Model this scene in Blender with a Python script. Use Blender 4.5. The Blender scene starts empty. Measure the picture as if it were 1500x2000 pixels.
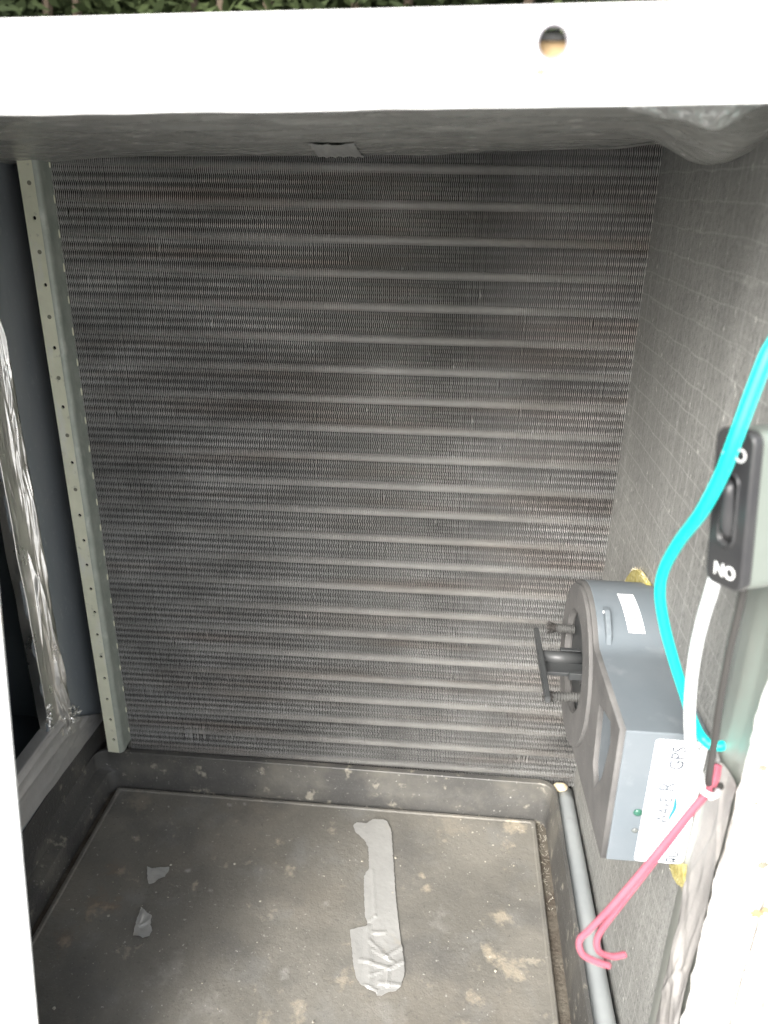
import bpy, bmesh, math, random
import numpy as np
from mathutils import Vector, Matrix, noise

random.seed(7)
rng = np.random.default_rng(7)
scene = bpy.context.scene
COL = scene.collection

# ------------------------------------------------------------------ camera
CAM = Vector((0.3084148, -0.6256263, 0.5477962))
RIGHT = Vector((0.99653933, 0.08179125, 0.01481738))
DOWN = Vector((0.04550696, -0.38766318, -0.92067713))
FWD = Vector((-0.06955918, 0.91816527, -0.39004368))
F = 1510.97                      # focal length in pixels of the 1500x2000 photograph
cam_data = bpy.data.cameras.new("camera")
cam = bpy.data.objects.new("camera", cam_data)
COL.objects.link(cam)
mw = Matrix.Identity(4)
for i in range(3):
    mw[i][0] = RIGHT[i]; mw[i][1] = -DOWN[i]; mw[i][2] = -FWD[i]; mw[i][3] = CAM[i]
cam.matrix_world = mw
cam_data.sensor_fit = 'VERTICAL'
cam_data.sensor_height = 36.0
cam_data.lens = F / 2000.0 * 36.0
cam_data.clip_start = 0.01
cam_data.clip_end = 200
cam_data.dof.use_dof = True
cam_data.dof.focus_distance = 0.60
cam_data.dof.aperture_fstop = 8.0
scene.camera = cam

# ------------------------------------------------------------------ light
SUN_EL, SUN_AZ = math.radians(36), math.radians(203)   # azimuth from +Y, clockwise
world = bpy.data.worlds.new("World")
scene.world = world
world.use_nodes = True
wn, wl = world.node_tree.nodes, world.node_tree.links
bg = wn["Background"]
sky = wn.new("ShaderNodeTexSky")
sky.sky_type = 'NISHITA'
sky.sun_disc = False
sky.sun_elevation = SUN_EL
sky.sun_rotation = SUN_AZ
sky.air_density = 1.0
sky.dust_density = 4.0
hs = wn.new("ShaderNodeHueSaturation")
hs.inputs['Saturation'].default_value = 0.35
wl.new(sky.outputs[0], hs.inputs['Color'])
wl.new(hs.outputs[0], bg.inputs['Color'])
bg.inputs['Strength'].default_value = 0.12
sun_data = bpy.data.lights.new("sun", 'SUN')
sun_data.energy = 1.1
sun_data.angle = math.radians(30)
sun_data.color = (1.0, 0.98, 0.95)
sun = bpy.data.objects.new("sun", sun_data)
COL.objects.link(sun)
sdir = Vector((math.sin(SUN_AZ) * math.cos(SUN_EL), math.cos(SUN_AZ) * math.cos(SUN_EL), math.sin(SUN_EL)))
sun.rotation_euler = sdir.to_track_quat('Z', 'Y').to_euler()
scene.view_settings.view_transform = 'Standard'
scene.view_settings.look = 'None'
scene.view_settings.gamma = 1.0
scene.view_settings.exposure = 2.12
scene.cycles.use_denoising = True
scene.cycles.denoising_prefilter = 'NONE'
scene.cycles.max_bounces = 10
scene.cycles.diffuse_bounces = 6

# ------------------------------------------------------------------ helpers
def at(px, py, axis, val):
    """The point where the sight line through a photograph pixel meets the plane axis=val."""
    d = RIGHT * ((px - 750) / F) + DOWN * ((py - 1000) / F) + FWD
    return CAM + d * ((val - CAM[axis]) / d[axis])

def link_mesh(name, me, m, parent=None, smooth=False):
    if smooth:
        me.polygons.foreach_set('use_smooth', [True] * len(me.polygons))
    o = bpy.data.objects.new(name, me)
    if m: me.materials.append(m)
    COL.objects.link(o)
    if parent: o.parent = parent
    return o

def obj(name, bm, m, parent=None, smooth=False):
    me = bpy.data.meshes.new(name)
    bm.normal_update()
    bm.to_mesh(me); bm.free()
    return link_mesh(name, me, m, parent, smooth)

def raw(name, verts, faces, m, parent=None, smooth=False):
    me = bpy.data.meshes.new(name)
    me.from_pydata([tuple(v) for v in verts], [], faces)
    me.update()
    return link_mesh(name, me, m, parent, smooth)

def empty(name, loc=(0, 0, 0)):
    o = bpy.data.objects.new(name, None)
    o.empty_display_size = 0.02
    COL.objects.link(o)
    return o

def tag(o, label=None, cat=None, group=None, kind=None):
    if label: o['label'] = label
    if cat: o['category'] = cat
    if group: o['group'] = group
    if kind: o['kind'] = kind
    return o

def box_bm(lo, hi, bm=None, bevel=0.0):
    own = bm is None
    bm = bm or bmesh.new()
    x0, y0, z0 = lo; x1, y1, z1 = hi
    v = [bm.verts.new(p) for p in ((x0,y0,z0),(x1,y0,z0),(x1,y1,z0),(x0,y1,z0),(x0,y0,z1),(x1,y0,z1),(x1,y1,z1),(x0,y1,z1))]
    for f in ((3,2,1,0),(4,5,6,7),(0,1,5,4),(1,2,6,5),(2,3,7,6),(3,0,4,7)):
        bm.faces.new([v[i] for i in f])
    if bevel and own:
        bmesh.ops.bevel(bm, geom=list(bm.edges), offset=bevel, segments=3, affect='EDGES', profile=0.5)
    return bm

def plate(name, outer, holes, thick, frame, m, parent=None, bevel=0.0):
    """A plate with holes: 2-D outlines, extruded; frame = (origin, u, v) with the thickness along u x v."""
    cu = bpy.data.curves.new(name, 'CURVE')
    cu.dimensions = '2D'; cu.fill_mode = 'BOTH'
    cu.extrude = thick / 2; cu.bevel_depth = bevel; cu.bevel_resolution = 1
    for loop in [outer] + holes:
        s = cu.splines.new('POLY'); s.points.add(len(loop) - 1)
        for p, q in zip(s.points, loop): p.co = (q[0], q[1], 0, 1)
        s.use_cyclic_u = True
    tmp = bpy.data.objects.new(name + "_tmp", cu); COL.objects.link(tmp)
    bpy.context.view_layer.update()
    me = bpy.data.meshes.new_from_object(tmp.evaluated_get(bpy.context.evaluated_depsgraph_get()))
    bpy.data.objects.remove(tmp); bpy.data.curves.remove(cu)
    o0, u, v = (Vector(a) for a in frame); n = u.cross(v)
    for vert in me.vertices:
        c = vert.co; vert.co = o0 + u * c.x + v * c.y + n * c.z
    me.name = name; me.materials.clear(); me.update()
    return link_mesh(name, me, m, parent)

def lettering(name, body, size, frame, m, parent, squash=1.0, mirror=False, depth=0.0001, bold=0.0):
    cu = bpy.data.curves.new(name, 'FONT')
    cu.body = body; cu.size = size; cu.align_x = 'CENTER'; cu.align_y = 'CENTER'
    cu.extrude = depth; cu.offset = bold; cu.resolution_u = 3
    tmp = bpy.data.objects.new(name + "_tmp", cu); COL.objects.link(tmp)
    bpy.context.view_layer.update()
    me = bpy.data.meshes.new_from_object(tmp.evaluated_get(bpy.context.evaluated_depsgraph_get()))
    bpy.data.objects.remove(tmp); bpy.data.curves.remove(cu)
    o0, u, v = (Vector(a) for a in frame); n = u.cross(v)
    s = -squash if mirror else squash
    for vert in me.vertices:
        c = vert.co; vert.co = o0 + u * c.x * s + v * c.y + n * c.z
    me.materials.clear(); me.update()
    return link_mesh(name, me, m, parent)

def catmull(pts, n=8):
    P = [Vector(p) for p in pts]; P = [P[0] * 2 - P[1]] + P + [P[-1] * 2 - P[-2]]
    out = []
    for i in range(1, len(P) - 2):
        for k in range(n):
            t = k / n
            a, b, c, d = P[i-1], P[i], P[i+1], P[i+2]
            out.append(0.5 * ((2*b) + (c-a)*t + (2*a-5*b+4*c-d)*t*t + (3*b-a-3*c+d)*t**3))
    out.append(P[-2])
    return out

def tube_mesh(path, r, seg=12, cap=True):
    bm = bmesh.new(); rings = []
    up = Vector((0.3, 0.2, 1)).normalized()
    for i, p in enumerate(path):
        t = (path[min(i+1, len(path)-1)] - path[max(i-1, 0)]).normalized()
        a = t.cross(up)
        if a.length < 1e-4: a = t.orthogonal()
        a.normalize(); b = a.cross(t).normalized(); up = b
        rr = r[i] if hasattr(r, '__len__') else r
        rings.append([bm.verts.new(p + (a*math.cos(q) + b*math.sin(q))*rr) for q in (2*math.pi*k/seg for k in range(seg))])
    for r0, r1 in zip(rings, rings[1:]):
        for k in range(seg):
            bm.faces.new((r0[k], r0[(k+1) % seg], r1[(k+1) % seg], r1[k]))
    if cap:
        bm.faces.new(list(reversed(rings[0]))); bm.faces.new(rings[-1])
    return bm

def cyl_bm(p0, p1, r, seg=20, r1=None):
    return tube_mesh([Vector(p0), Vector(p1)], [r, r if r1 is None else r1], seg)

def grid_bm(fn, nu, nv):
    bm = bmesh.new()
    V = [[bm.verts.new(fn(i / nu, j / nv)) for j in range(nv + 1)] for i in range(nu + 1)]
    for i in range(nu):
        for j in range(nv):
            bm.faces.new((V[i][j], V[i+1][j], V[i+1][j+1], V[i][j+1]))
    return bm

def ridge(p, sc, seed=0.0):
    """A creased relief: sharp ridges where the noise changes sign."""
    q = Vector((p[0]*sc[0] + seed, p[1]*sc[1] + seed*1.7, (p[2] if len(p) > 2 else 0)*sc[2] + seed*0.3))
    return 1 - 2*abs(noise.noise(q)) * 1.4

def crease_field(n, a_rng, b_rng, seed, amp, wid, length, slant):
    """Random straight folds running mostly along b; returns the height at (a, b)."""
    rs = random.Random(seed); L_ = []
    for _ in range(n):
        L_.append((rs.uniform(*a_rng), rs.uniform(*b_rng), rs.uniform(*length), rs.gauss(0, slant), rs.uniform(*amp)*rs.choice([1, 1, -.6]), rs.uniform(*wid), rs.uniform(.25, .75)))
    def f(a, b):
        h = 0.0
        for a0, b0, ln, sl, am, wd, asy in L_:
            t = (b - b0)/ln
            if abs(t) > 1: continue
            d = a - (a0 + sl*(b - b0))
            w = wd*(1 - t*t)**.5 + 1e-6
            k = d/(w*2*asy) if d > 0 else -d/(w*2*(1 - asy))
            if k < 1: h += am*(1 - k)*(1 - abs(t))**.5
        return h
    return f

# ------------------------------------------------------------------ materials
def mat(name, c1, c2=None, scale=8.0, rough=0.6, metal=0.0, bump=0.0, bscale=60.0, stretch=(1,1,1),
        spots=(), rvar=0.0, detail=6.0, spec=0.5, lohi=(0.35, 0.65), rot=(0,0,0), bdist=0.002):
    """Principled surface: two colours mixed by noise, then stains (colour, scale, low, high, stretch, strength)."""
    m = bpy.data.materials.new(name); m.use_nodes = True
    N, L = m.node_tree.nodes, m.node_tree.links
    b = N["Principled BSDF"]
    tc = N.new("ShaderNodeTexCoord")
    def nz(sc, st, det=detail, ro=0.6, r=(0,0,0), off=0.0):
        mp = N.new("ShaderNodeMapping"); mp.inputs['Scale'].default_value = st; mp.inputs['Rotation'].default_value = r
        mp.inputs['Location'].default_value = (off, off*0.7, off*1.3)
        L.new(tc.outputs['Object'], mp.inputs['Vector'])
        n = N.new("ShaderNodeTexNoise"); n.inputs['Scale'].default_value = sc; n.inputs['Detail'].default_value = det
        n.inputs['Roughness'].default_value = ro
        L.new(mp.outputs[0], n.inputs['Vector'])
        return n.outputs['Fac']
    def ramp(src, lo, hi):
        mr = N.new("ShaderNodeMapRange"); mr.inputs['From Min'].default_value = lo; mr.inputs['From Max'].default_value = hi
        L.new(src, mr.inputs['Value']); return mr.outputs[0]
    def mixc(fac, a, c):
        mx = N.new("ShaderNodeMix"); mx.data_type = 'RGBA'
        L.new(fac, mx.inputs[0])
        for s, x in ((mx.inputs[6], a), (mx.inputs[7], c)):
            if isinstance(x, tuple): s.default_value = (*x, 1)
            else: L.new(x, s)
        return mx.outputs[2]
    base = c1
    n0 = nz(scale, stretch, r=rot)
    if c2: base = mixc(ramp(n0, *lohi), c1, c2)
    for k, (col, sc, lo, hi, st, strength) in enumerate(spots):
        f = ramp(nz(sc, st, off=3.1*(k+1), r=rot), lo, hi)
        mu = N.new("ShaderNodeMath"); mu.operation = 'MULTIPLY'; mu.inputs[1].default_value = strength
        L.new(f, mu.inputs[0])
        base = mixc(mu.outputs[0], base, col)
    if isinstance(base, tuple): b.inputs['Base Color'].default_value = (*base, 1)
    else: L.new(base, b.inputs['Base Color'])
    b.inputs['Metallic'].default_value = metal
    b.inputs['Specular IOR Level'].default_value = spec
    b.inputs['Roughness'].default_value = rough
    if rvar:
        mr = N.new("ShaderNodeMapRange"); mr.inputs['From Min'].default_value = 0.3; mr.inputs['From Max'].default_value = 0.7
        mr.inputs['To Min'].default_value = max(0.03, rough - rvar); mr.inputs['To Max'].default_value = min(1, rough + rvar)
        L.new(n0, mr.inputs['Value']); L.new(mr.outputs[0], b.inputs['Roughness'])
    if bump:
        bp = N.new("ShaderNodeBump"); bp.inputs['Strength'].default_value = bump; bp.inputs['Distance'].default_value = bdist
        L.new(nz(bscale, stretch, 5.0, r=rot, off=9.0), bp.inputs['Height']); L.new(bp.outputs[0], b.inputs['Normal'])
    return m

M = {}
M['white_paint'] = mat("white paint", (.80,.80,.78), (.76,.75,.72), 12, .35, spots=[((.55,.49,.36), 16, .58, .70, (1,1,1), .6), ((.50,.49,.46), 60, .62, .68, (1,1,.5), .7)])
M['white_lintel'] = mat("white lintel paint", (.82,.82,.82), (.80,.79,.78), 9, .35)
M['rim_grey'] = mat("bare hole rim", (.24,.23,.25), rough=.5)
M['rust'] = mat("rust stain", (.22,.14,.06), (.34,.25,.14), 90, .8)
M['jamb_paint'] = mat("weathered white paint", (.78,.77,.74), (.70,.68,.63), 14, .45, 0, .3, 120,
               spots=[((.17,.16,.145), 42, .57, .64, (1,1,.45), .8), ((.28,.22,.13), 15, .57, .66, (1,1,.6), .75), ((.10,.095,.09), 110, .61, .66, (1,1,.4), .85)])
M['chip'] = mat("chipped paint edge", (.30,.29,.27), (.55,.53,.48), 90, .8, bump=.4, bscale=200)
M['fin'] = mat("dusty fin edges", (.295,.295,.286), (.46,.46,.448), 14, .5, .25, stretch=(1,1,3),
               spots=[((.30,.245,.205), 7, .50, .66, (.6,1,7), .5), ((.14,.14,.135), 5, .50, .64, (.8,1,1.6), .6), ((.75,.74,.72), 420, .66, .72, (1,1,1), .7)])
M['fin_side_shade'] = mat("fin sides with painted shade", (.022,.022,.021), (.032,.032,.03), 14, .5, .2)  # same fins, coloured near black to paint the shade in the gaps
M['tube'] = mat("dusty tube", (.40,.385,.355), (.31,.30,.28), 30, .6, .1)
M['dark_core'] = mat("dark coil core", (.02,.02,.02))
M['galv'] = mat("pale galvanised steel", (.86,.86,.68), (.74,.75,.59), 30, .45, .1, bump=.15, bscale=150,
                spots=[((.80,.81,.74), 70, .55, .66, (1,1,.35), .6), ((.38,.39,.3), 120, .62, .70, (1,1,1), .6)])
M['galv_grey'] = mat("grey galvanised return", (.32,.355,.31), (.42,.45,.40), 60, .45, .2, bump=.2, bscale=200,
                spots=[((.55,.58,.52), 90, .56, .70, (1,1,.6), .8)])
M['hole'] = mat("painted hole shade", (.01,.01,.008), rough=.9)
M['dimple'] = mat("filled hole", (.22,.22,.16), rough=.7)
M['steel_blue'] = mat("dark blue grey sheet steel", (.29,.325,.35), (.37,.395,.41), 18, .45, .3, bump=.12, bscale=90, stretch=(1,1,.25),
                spots=[((.46,.49,.49), 260, .60, .68, (1,1,.5), .6), ((.36,.34,.30), 10, .55, .68, (1,1,.4), .5), ((.12,.15,.18), 14, .55, .70, (1,1,.3), .6)])
M['black_liner'] = mat("black liner", (.030,.030,.028), (.05,.048,.044), 20, .6, bump=.2, bscale=150,
                spots=[((.22,.21,.19), 200, .68, .76, (1,1,1), .6)])
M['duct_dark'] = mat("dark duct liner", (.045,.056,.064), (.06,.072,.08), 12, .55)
liner_spots = [((.40,.40,.38), 60, .56, .70, (1,1,.10), .35), ((.44,.44,.42), 330, .57, .66, (1,1,.035), .35), ((.46,.46,.43), 300, .60, .68, (1,.04,1), .28),
               ((.62,.61,.57), 190, .64, .69, (1,1,.6), .8), ((.19,.19,.18), 9, .50, .68, (1,1,1), .4), ((.13,.13,.125), 480, .52, .62, (1,1,.5), .6)]
M['liner'] = mat("grey insulation board facing", (.225,.225,.21), (.285,.285,.267), 10, .6, 0, .45, 320, spots=liner_spots, stretch=(1,1,.7))
def add_scrim(m, col, step, strength):
    """Faint woven threads showing through the facing, a square grid on the board's own y and z."""
    N, L = m.node_tree.nodes, m.node_tree.links
    b = N["Principled BSDF"]; src = b.inputs['Base Color'].links[0].from_socket
    tc = N.new("ShaderNodeTexCoord"); sp = N.new("ShaderNodeSeparateXYZ"); L.new(tc.outputs['Object'], sp.inputs[0])
    nz = N.new("ShaderNodeTexNoise"); nz.inputs['Scale'].default_value = 22; L.new(tc.outputs['Object'], nz.inputs['Vector'])
    def mt(op, a, c=None, d=None):
        n = N.new("ShaderNodeMath"); n.operation = op
        for s_, x in zip(n.inputs, (a, c, d)):
            if x is None: continue
            if isinstance(x, (int, float)): s_.default_value = x
            else: L.new(x, s_)
        return n.outputs[0]
    wob = mt('MULTIPLY', nz.outputs['Fac'], .35)
    lines = None
    for o_ in (sp.outputs[1], sp.outputs[2]):
        fr_ = mt('FRACT', mt('ADD', mt('MULTIPLY', o_, 1/step), wob))
        ln = mt('LESS_THAN', fr_, .07)
        lines = ln if lines is None else mt('MAXIMUM', lines, ln)
    fac = mt('MULTIPLY', lines, mt('MULTIPLY', nz.outputs['Fac'], strength))
    mx = N.new("ShaderNodeMix"); mx.data_type = 'RGBA'
    L.new(fac, mx.inputs[0]); L.new(src, mx.inputs[6]); mx.inputs[7].default_value = (*col, 1)
    L.new(mx.outputs[2], b.inputs['Base Color'])
add_scrim(M['liner'], (.52,.52,.49), .017, .45)
M['ceiling'] = mat("grey insulation facing of the ceiling", (.25,.25,.23), (.32,.315,.29), 14, .26, 0, .55, 170, stretch=(.45,1.6,1),
               spots=[((.50,.49,.45), 60, .60, .70, (.5,1.4,1), .6), ((.78,.76,.70), 90, .64, .69, (.6,1.2,1), .9), ((.16,.16,.145), 300, .56, .66, (.3,1.5,1), .5)], rvar=.08)
M['foil'] = mat("aluminium foil tape", (.92,.91,.88), (.86,.85,.82), 40, .32, 1.0, .25, 120, rvar=.08)
M['foil_dull'] = mat("dull foil tape", (.60,.59,.57), (.52,.51,.49), 30, .42, .5, .25, 120,
               spots=[((.30,.28,.25), 16, .6, .72, (1,1,1), .35)])
M['foil_grey'] = mat("dirty grey foil", (.36,.345,.33), (.28,.27,.26), 26, .5, .2, .25, 160, spots=[((.15,.14,.13), 22, .54, .66, (1,1,.4), .5), ((.42,.40,.37), 60, .56, .68, (1,1,.4), .6)])
M['foil_old'] = mat("old grey foil", (.40,.39,.36), (.30,.29,.26), 20, .38, .7, .3, 110)
M['foil_pan'] = mat("silver tape", (.55,.547,.522), (.48,.477,.457), 30, .42, .5, .2, 200, spots=[((.55,.49,.38), 60, .62, .75, (1,1,1), .4)])
M['pan'] = mat("dusty black plastic", (.145,.138,.120), (.20,.189,.163), 9, .5, 0, .35, 260, detail=9, rvar=.12, lohi=(.40,.60),
               spots=[((.24,.215,.175), 7, .52, .70, (1,1,1), .5), ((.235,.238,.23), 22, .54, .70, (1,1,1), .4),
                      ((.46,.41,.32), 40, .62, .69, (1,1,1), .5), ((.115,.112,.104), 15, .53, .66, (1,1,1), .65),
                      ((.48,.47,.43), 240, .655, .71, (1,1,1), .75), ((.30,.295,.28), 700, .60, .70, (1,1,1), .5), ((.07,.068,.064), 320, .60, .70, (1,1,1), .5)])
M['pan_rim'] = mat("black plastic rim", (.062,.061,.058), (.088,.086,.08), 9, .45, 0, .3, 260, detail=9, rvar=.12, lohi=(.40,.60),
               spots=[((.17,.16,.135), 14, .50, .66, (1,1,1), .6), ((.40,.37,.30), 60, .60, .67, (1,1,1), .55), ((.45,.44,.40), 260, .645, .70, (1,1,1), .7), ((.15,.148,.14), 600, .58, .68, (1,1,1), .5)])
def add_stains(m, lst):
    """Dried-water stains at given spots of the thing: (centre, radius, colour, strength), edges broken up by noise."""
    N, L = m.node_tree.nodes, m.node_tree.links
    b = N["Principled BSDF"]; src = b.inputs['Base Color'].links[0].from_socket
    tc = N.new("ShaderNodeTexCoord")
    nz = N.new("ShaderNodeTexNoise"); nz.inputs['Scale'].default_value = 75; nz.inputs['Detail'].default_value = 9; nz.inputs['Roughness'].default_value = .68
    L.new(tc.outputs['Object'], nz.inputs['Vector'])
    for c, r, col, st in lst:
        vm = N.new("ShaderNodeVectorMath"); vm.operation = 'DISTANCE'; L.new(tc.outputs['Object'], vm.inputs[0]); vm.inputs[1].default_value = tuple(c)
        a = N.new("ShaderNodeMath"); a.operation = 'MULTIPLY_ADD'; L.new(vm.outputs['Value'], a.inputs[0]); a.inputs[1].default_value = -.30/r; L.new(nz.outputs['Fac'], a.inputs[2])
        mr = N.new("ShaderNodeMapRange"); mr.inputs['From Min'].default_value = .33; mr.inputs['From Max'].default_value = .50; mr.inputs['To Max'].default_value = st
        L.new(a.outputs[0], mr.inputs['Value']); mr.inputs['To Max'].default_value = st*.72
        mx = N.new("ShaderNodeMix"); mx.data_type = 'RGBA'; L.new(mr.outputs[0], mx.inputs[0]); L.new(src, mx.inputs[6]); mx.inputs[7].default_value = (*col, 1)
        src = mx.outputs[2]
    L.new(src, b.inputs['Base Color'])
TAN, BROWN, PALE = (.50,.43,.32), (.20,.135,.085), (.42,.41,.38)
add_stains(M['pan'], [(at(px, py, 2, -.040), r, c, st) for px, py, r, c, st in [
    (1008,1612,.020,TAN,.8), (985,1640,.012,TAN,.6), (985,1785,.016,TAN,.6), (1000,1880,.026,TAN,.6), (960,1855,.014,TAN,.6), (930,1945,.013,TAN,.7), (835,1728,.009,TAN,.7), (825,1705,.006,TAN,.6),
    (545,1640,.009,TAN,.7), (590,1975,.016,TAN,.6), (520,1995,.014,TAN,.6), (675,1905,.018,TAN,.5), (640,1760,.007,PALE,.5), (415,1735,.005,PALE,.8), (450,1570,.006,PALE,.7), (478,1567,.005,PALE,.8), (350,1615,.005,PALE,.6), (370,1698,.005,PALE,.8),
    (205,1765,.028,BROWN,.6), (228,1697,.018,BROWN,.5), (195,1780,.016,TAN,.55), (240,1700,.010,TAN,.5), (130,1835,.020,BROWN,.5), (130,1840,.010,TAN,.5), (300,1540,.012,PALE,.4), (270,1565,.030,TAN,.30),
    (560,1890,.010,PALE,.5), (880,1610,.030,TAN,.25), (760,1990,.03,PALE,.3), (860,1800,.02,PALE,.25), (330,1900,.03,PALE,.25), (400,1960,.03,PALE,.25)]])
M['pan_mud'] = mat("brown silt", (.075,.06,.045), (.13,.115,.09), 60, .8, 0, .8, 300, spots=[((.3,.27,.2), 250, .66,.75,(1,1,1),.6)])
M['pipe'] = mat("grey plastic pipe", (.27,.29,.295), (.32,.34,.34), 20, .5, 0, .1, 120,
                spots=[((.62,.64,.62), 110, .68, .74, (1,.5,1), .8), ((.22,.22,.21), 60, .64, .75, (1,1,1), .4)])
M['cream'] = mat("cream sealant", (.75,.66,.48), (.62,.50,.32), 90, .8, 0, .6, 200)
M['plastic'] = mat("blue grey plastic", (.135,.158,.174), (.152,.173,.188), 30, .42, 0, .05, 500,
                spots=[((.40,.41,.41), 40, .58, .75, (1,1,1), .25), ((.65,.65,.62), 300, .74, .78, (1,1,1), .5)])
M['plastic_dusty'] = mat("dusty grey plastic", (.095,.093,.090), (.135,.131,.125), 40, .75, 0, .2, 300,
                spots=[((.5,.48,.45), 320, .68, .74, (1,1,1), .6)])
M['plastic_dark'] = mat("dark grey plastic", (.042,.045,.046), (.06,.062,.062), 40, .45)
M['plastic_black'] = mat("black plastic", (.030,.030,.032), (.042,.042,.042), 40, .28)
M['bristle'] = mat("black bristles", (.02,.018,.016), (.06,.055,.05), 400, .8)
M['stem'] = mat("ridged dark grey stem", (.055,.055,.053), (.085,.085,.08), 100, .6)
M['label'] = mat("white label", (.88,.89,.89), rough=.4)
M['ink'] = mat("dark blue ink", (.03,.045,.07), rough=.5)
M['ink_pale'] = mat("pale ink", (.11,.13,.15), rough=.5)
M['teal'] = mat("teal ink", (.02,.20,.26), rough=.5)
M['green_led'] = mat("dark green lens", (.03,.11,.075), rough=.15)
M['grey_led'] = mat("grey lens", (.13,.14,.135), rough=.25)
M['wire_green'] = mat("bright green blue wire", (.005,.78,.70), rough=.4)
M['wire_white'] = mat("white wire", (.88,.89,.89), rough=.4)
M['wire_black'] = mat("dark grey wire", (.04,.038,.035), rough=.4)
M['wire_red'] = mat("faded red wire", (.33,.085,.118), (.39,.11,.14), 60, .8, spec=.2)
M['switch_body'] = mat("grey green plastic", (.13,.15,.13), (.16,.18,.16), 15, .35, spots=[((.5,.5,.45), 40, .68, .76, (1,1,1), .4)])
M['switch_text'] = mat("white print", (.85,.85,.83), rough=.5)
M['yellow'] = mat("yellow glass wool", (.34,.28,.07), (.52,.46,.20), 150, .9, 0, .8, 400)
M['wool'] = mat("pale glass wool", (.75,.70,.55), (.6,.5,.3), 150, .9)
M['tan'] = mat("tan board", (.50,.36,.20), rough=.9)
M['post'] = mat("grey green channel steel", (.26,.28,.25), (.34,.35,.32), 14, .4, .35, .1, 60, stretch=(1,1,.3))
M['flake'] = mat("pale flakes", (.48,.46,.40), (.36,.33,.26), 300, .8)
M['leaf'] = mat("hedge leaf", (.012,.018,.008), (.040,.055,.020), 2.2, .9, spec=.15)
M['stemwood'] = mat("hedge stem", (.08,.06,.04), rough=.9)
M['grass'] = mat("ground", (.42,.42,.41), (.35,.35,.34), 3, .95, 0, .5, 30)

# ------------------------------------------------------------------ setting
W = 0.4576            # inside width between coil edge and right wall
XL = -0.036           # left wall
YF = -0.330           # front plane of the opening
gb = grid_bm(lambda u, v: ((u-.5)*60, (v-.5)*60, -0.6), 2, 2)
tag(obj("ground", gb, M['grass']), kind='structure')

cab = tag(empty("equipment_cabinet"), "white steel equipment cabinet, open at the front, lined with grey insulation", "cabinet")

# ceiling height: sags in the middle of its depth, droops beside the right wall
CEIL_X = [-.06, 0, .08, .2, .313, .423, .458, .52]
CEIL_Z = [.5575, .5595, .5652, .5662, .5692, .5742, .578, .578]
def ceil_z(x, y):
    z = float(np.interp(x, CEIL_X, CEIL_Z))
    z += 0.034 * max(0, -y) * (1 - .35 * max(0, min(1, x / W)))
    z -= 0.021 * math.exp(-((x - .447) / .026) ** 2 - ((y + .165) / .05) ** 2)
    z += 0.0011 * noise.noise(Vector((x*22, y*30, 1.3))) + 0.0006 * noise.noise(Vector((x*60, y*90, 5.3)))
    z += 0.0009 * ridge((x, y, 0), (30, 55, 1), 4.0) * max(0, min(1, (-y - .05) / .1))
    return z
def ceil_hit(px, py, drop=0.0):
    d = RIGHT * ((px - 750) / F) + DOWN * ((py - 1000) / F) + FWD
    t = 0.2
    while t < 0.9:
        p = CAM + d * t
        if p.z >= ceil_z(p.x, p.y): break
        t += 0.001
    return Vector((p.x, p.y, ceil_z(p.x, p.y) - drop))
bm = grid_bm(lambda u, v: (-.045 + u*.505, .012 - v*.340, ceil_z(-.045 + u*.505, .012 - v*.340)), 150, 130)
obj("ceiling_liner", bm, M['ceiling'], cab, True)
# right wall insulation board
def rw(u, v):
    y = .015 - u*.305; z = -.024 + v*.62
    e = .0016 * noise.noise(Vector((y*50, 3.1, z*4))) if v == 0 else 0
    return (W + .0007*noise.noise(Vector((y*14, 0, z*14))) + (.0007 if v == 0 else 0), y, z + e*2)
obj("wall_liner", grid_bm(rw, 60, 90), M['liner'], cab, True)
obj("wall_edge", box_bm((W + .002, -.33, -.05), (W + .012, .015, .60)), M['black_liner'], cab)
# left sheet-metal wall with the duct opening
yo, zo = -.0790, .082
outer = [(.03, -.06), (.03, .60), (-.335, .60), (-.335, -.06)]
opening = [(-.325, zo + .004), (yo - .006, zo), (yo - .0015, zo + .004), (yo, zo + .012), (yo, .575), (-.325, .575)]
plate("left_wall", outer, [opening], .002, ((XL - .001, 0, 0), (0, 1, 0), (0, 0, 1)), M['steel_blue'], cab)
obj("lower_liner", box_bm((XL + .0003, -.330, -.055), (XL + .0012, .02, .030)), M['pan_rim'], cab)
# dark duct behind the opening
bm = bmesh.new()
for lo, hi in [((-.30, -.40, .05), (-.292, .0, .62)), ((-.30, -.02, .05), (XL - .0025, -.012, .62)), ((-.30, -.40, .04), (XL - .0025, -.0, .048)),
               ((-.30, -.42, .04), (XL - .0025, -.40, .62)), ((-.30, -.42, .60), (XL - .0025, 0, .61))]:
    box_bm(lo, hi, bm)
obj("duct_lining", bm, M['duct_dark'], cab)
bm = tube_mesh(catmull([(-.20, -.02, .20), (-.16, -.12, .185), (-.12, -.25, .205), (-.10, -.38, .20)]), .004, 8)
obj("duct_seam", bm, M['duct_dark'], cab, True)
# shell
obj("roof_panel", box_bm((-.31, -.326, .5925), (.75, .30, .5945)), M['plastic_dark'], cab)
obj("back_panel", box_bm((-.31, .055, -.13), (.75, .058, .600)), M['dark_core'], cab)
obj("base_panel", box_bm((-.31, -.345, -.125), (.75, .05, -.070)), M['plastic_dark'], cab)
obj("side_panel", box_bm((.700, -.325, -.12), (.703, .05, .60)), M['white_paint'], cab)
obj("side_panel", box_bm((-.309, -.43, -.12), (-.306, .05, .60)), M['white_paint'], cab)

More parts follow.
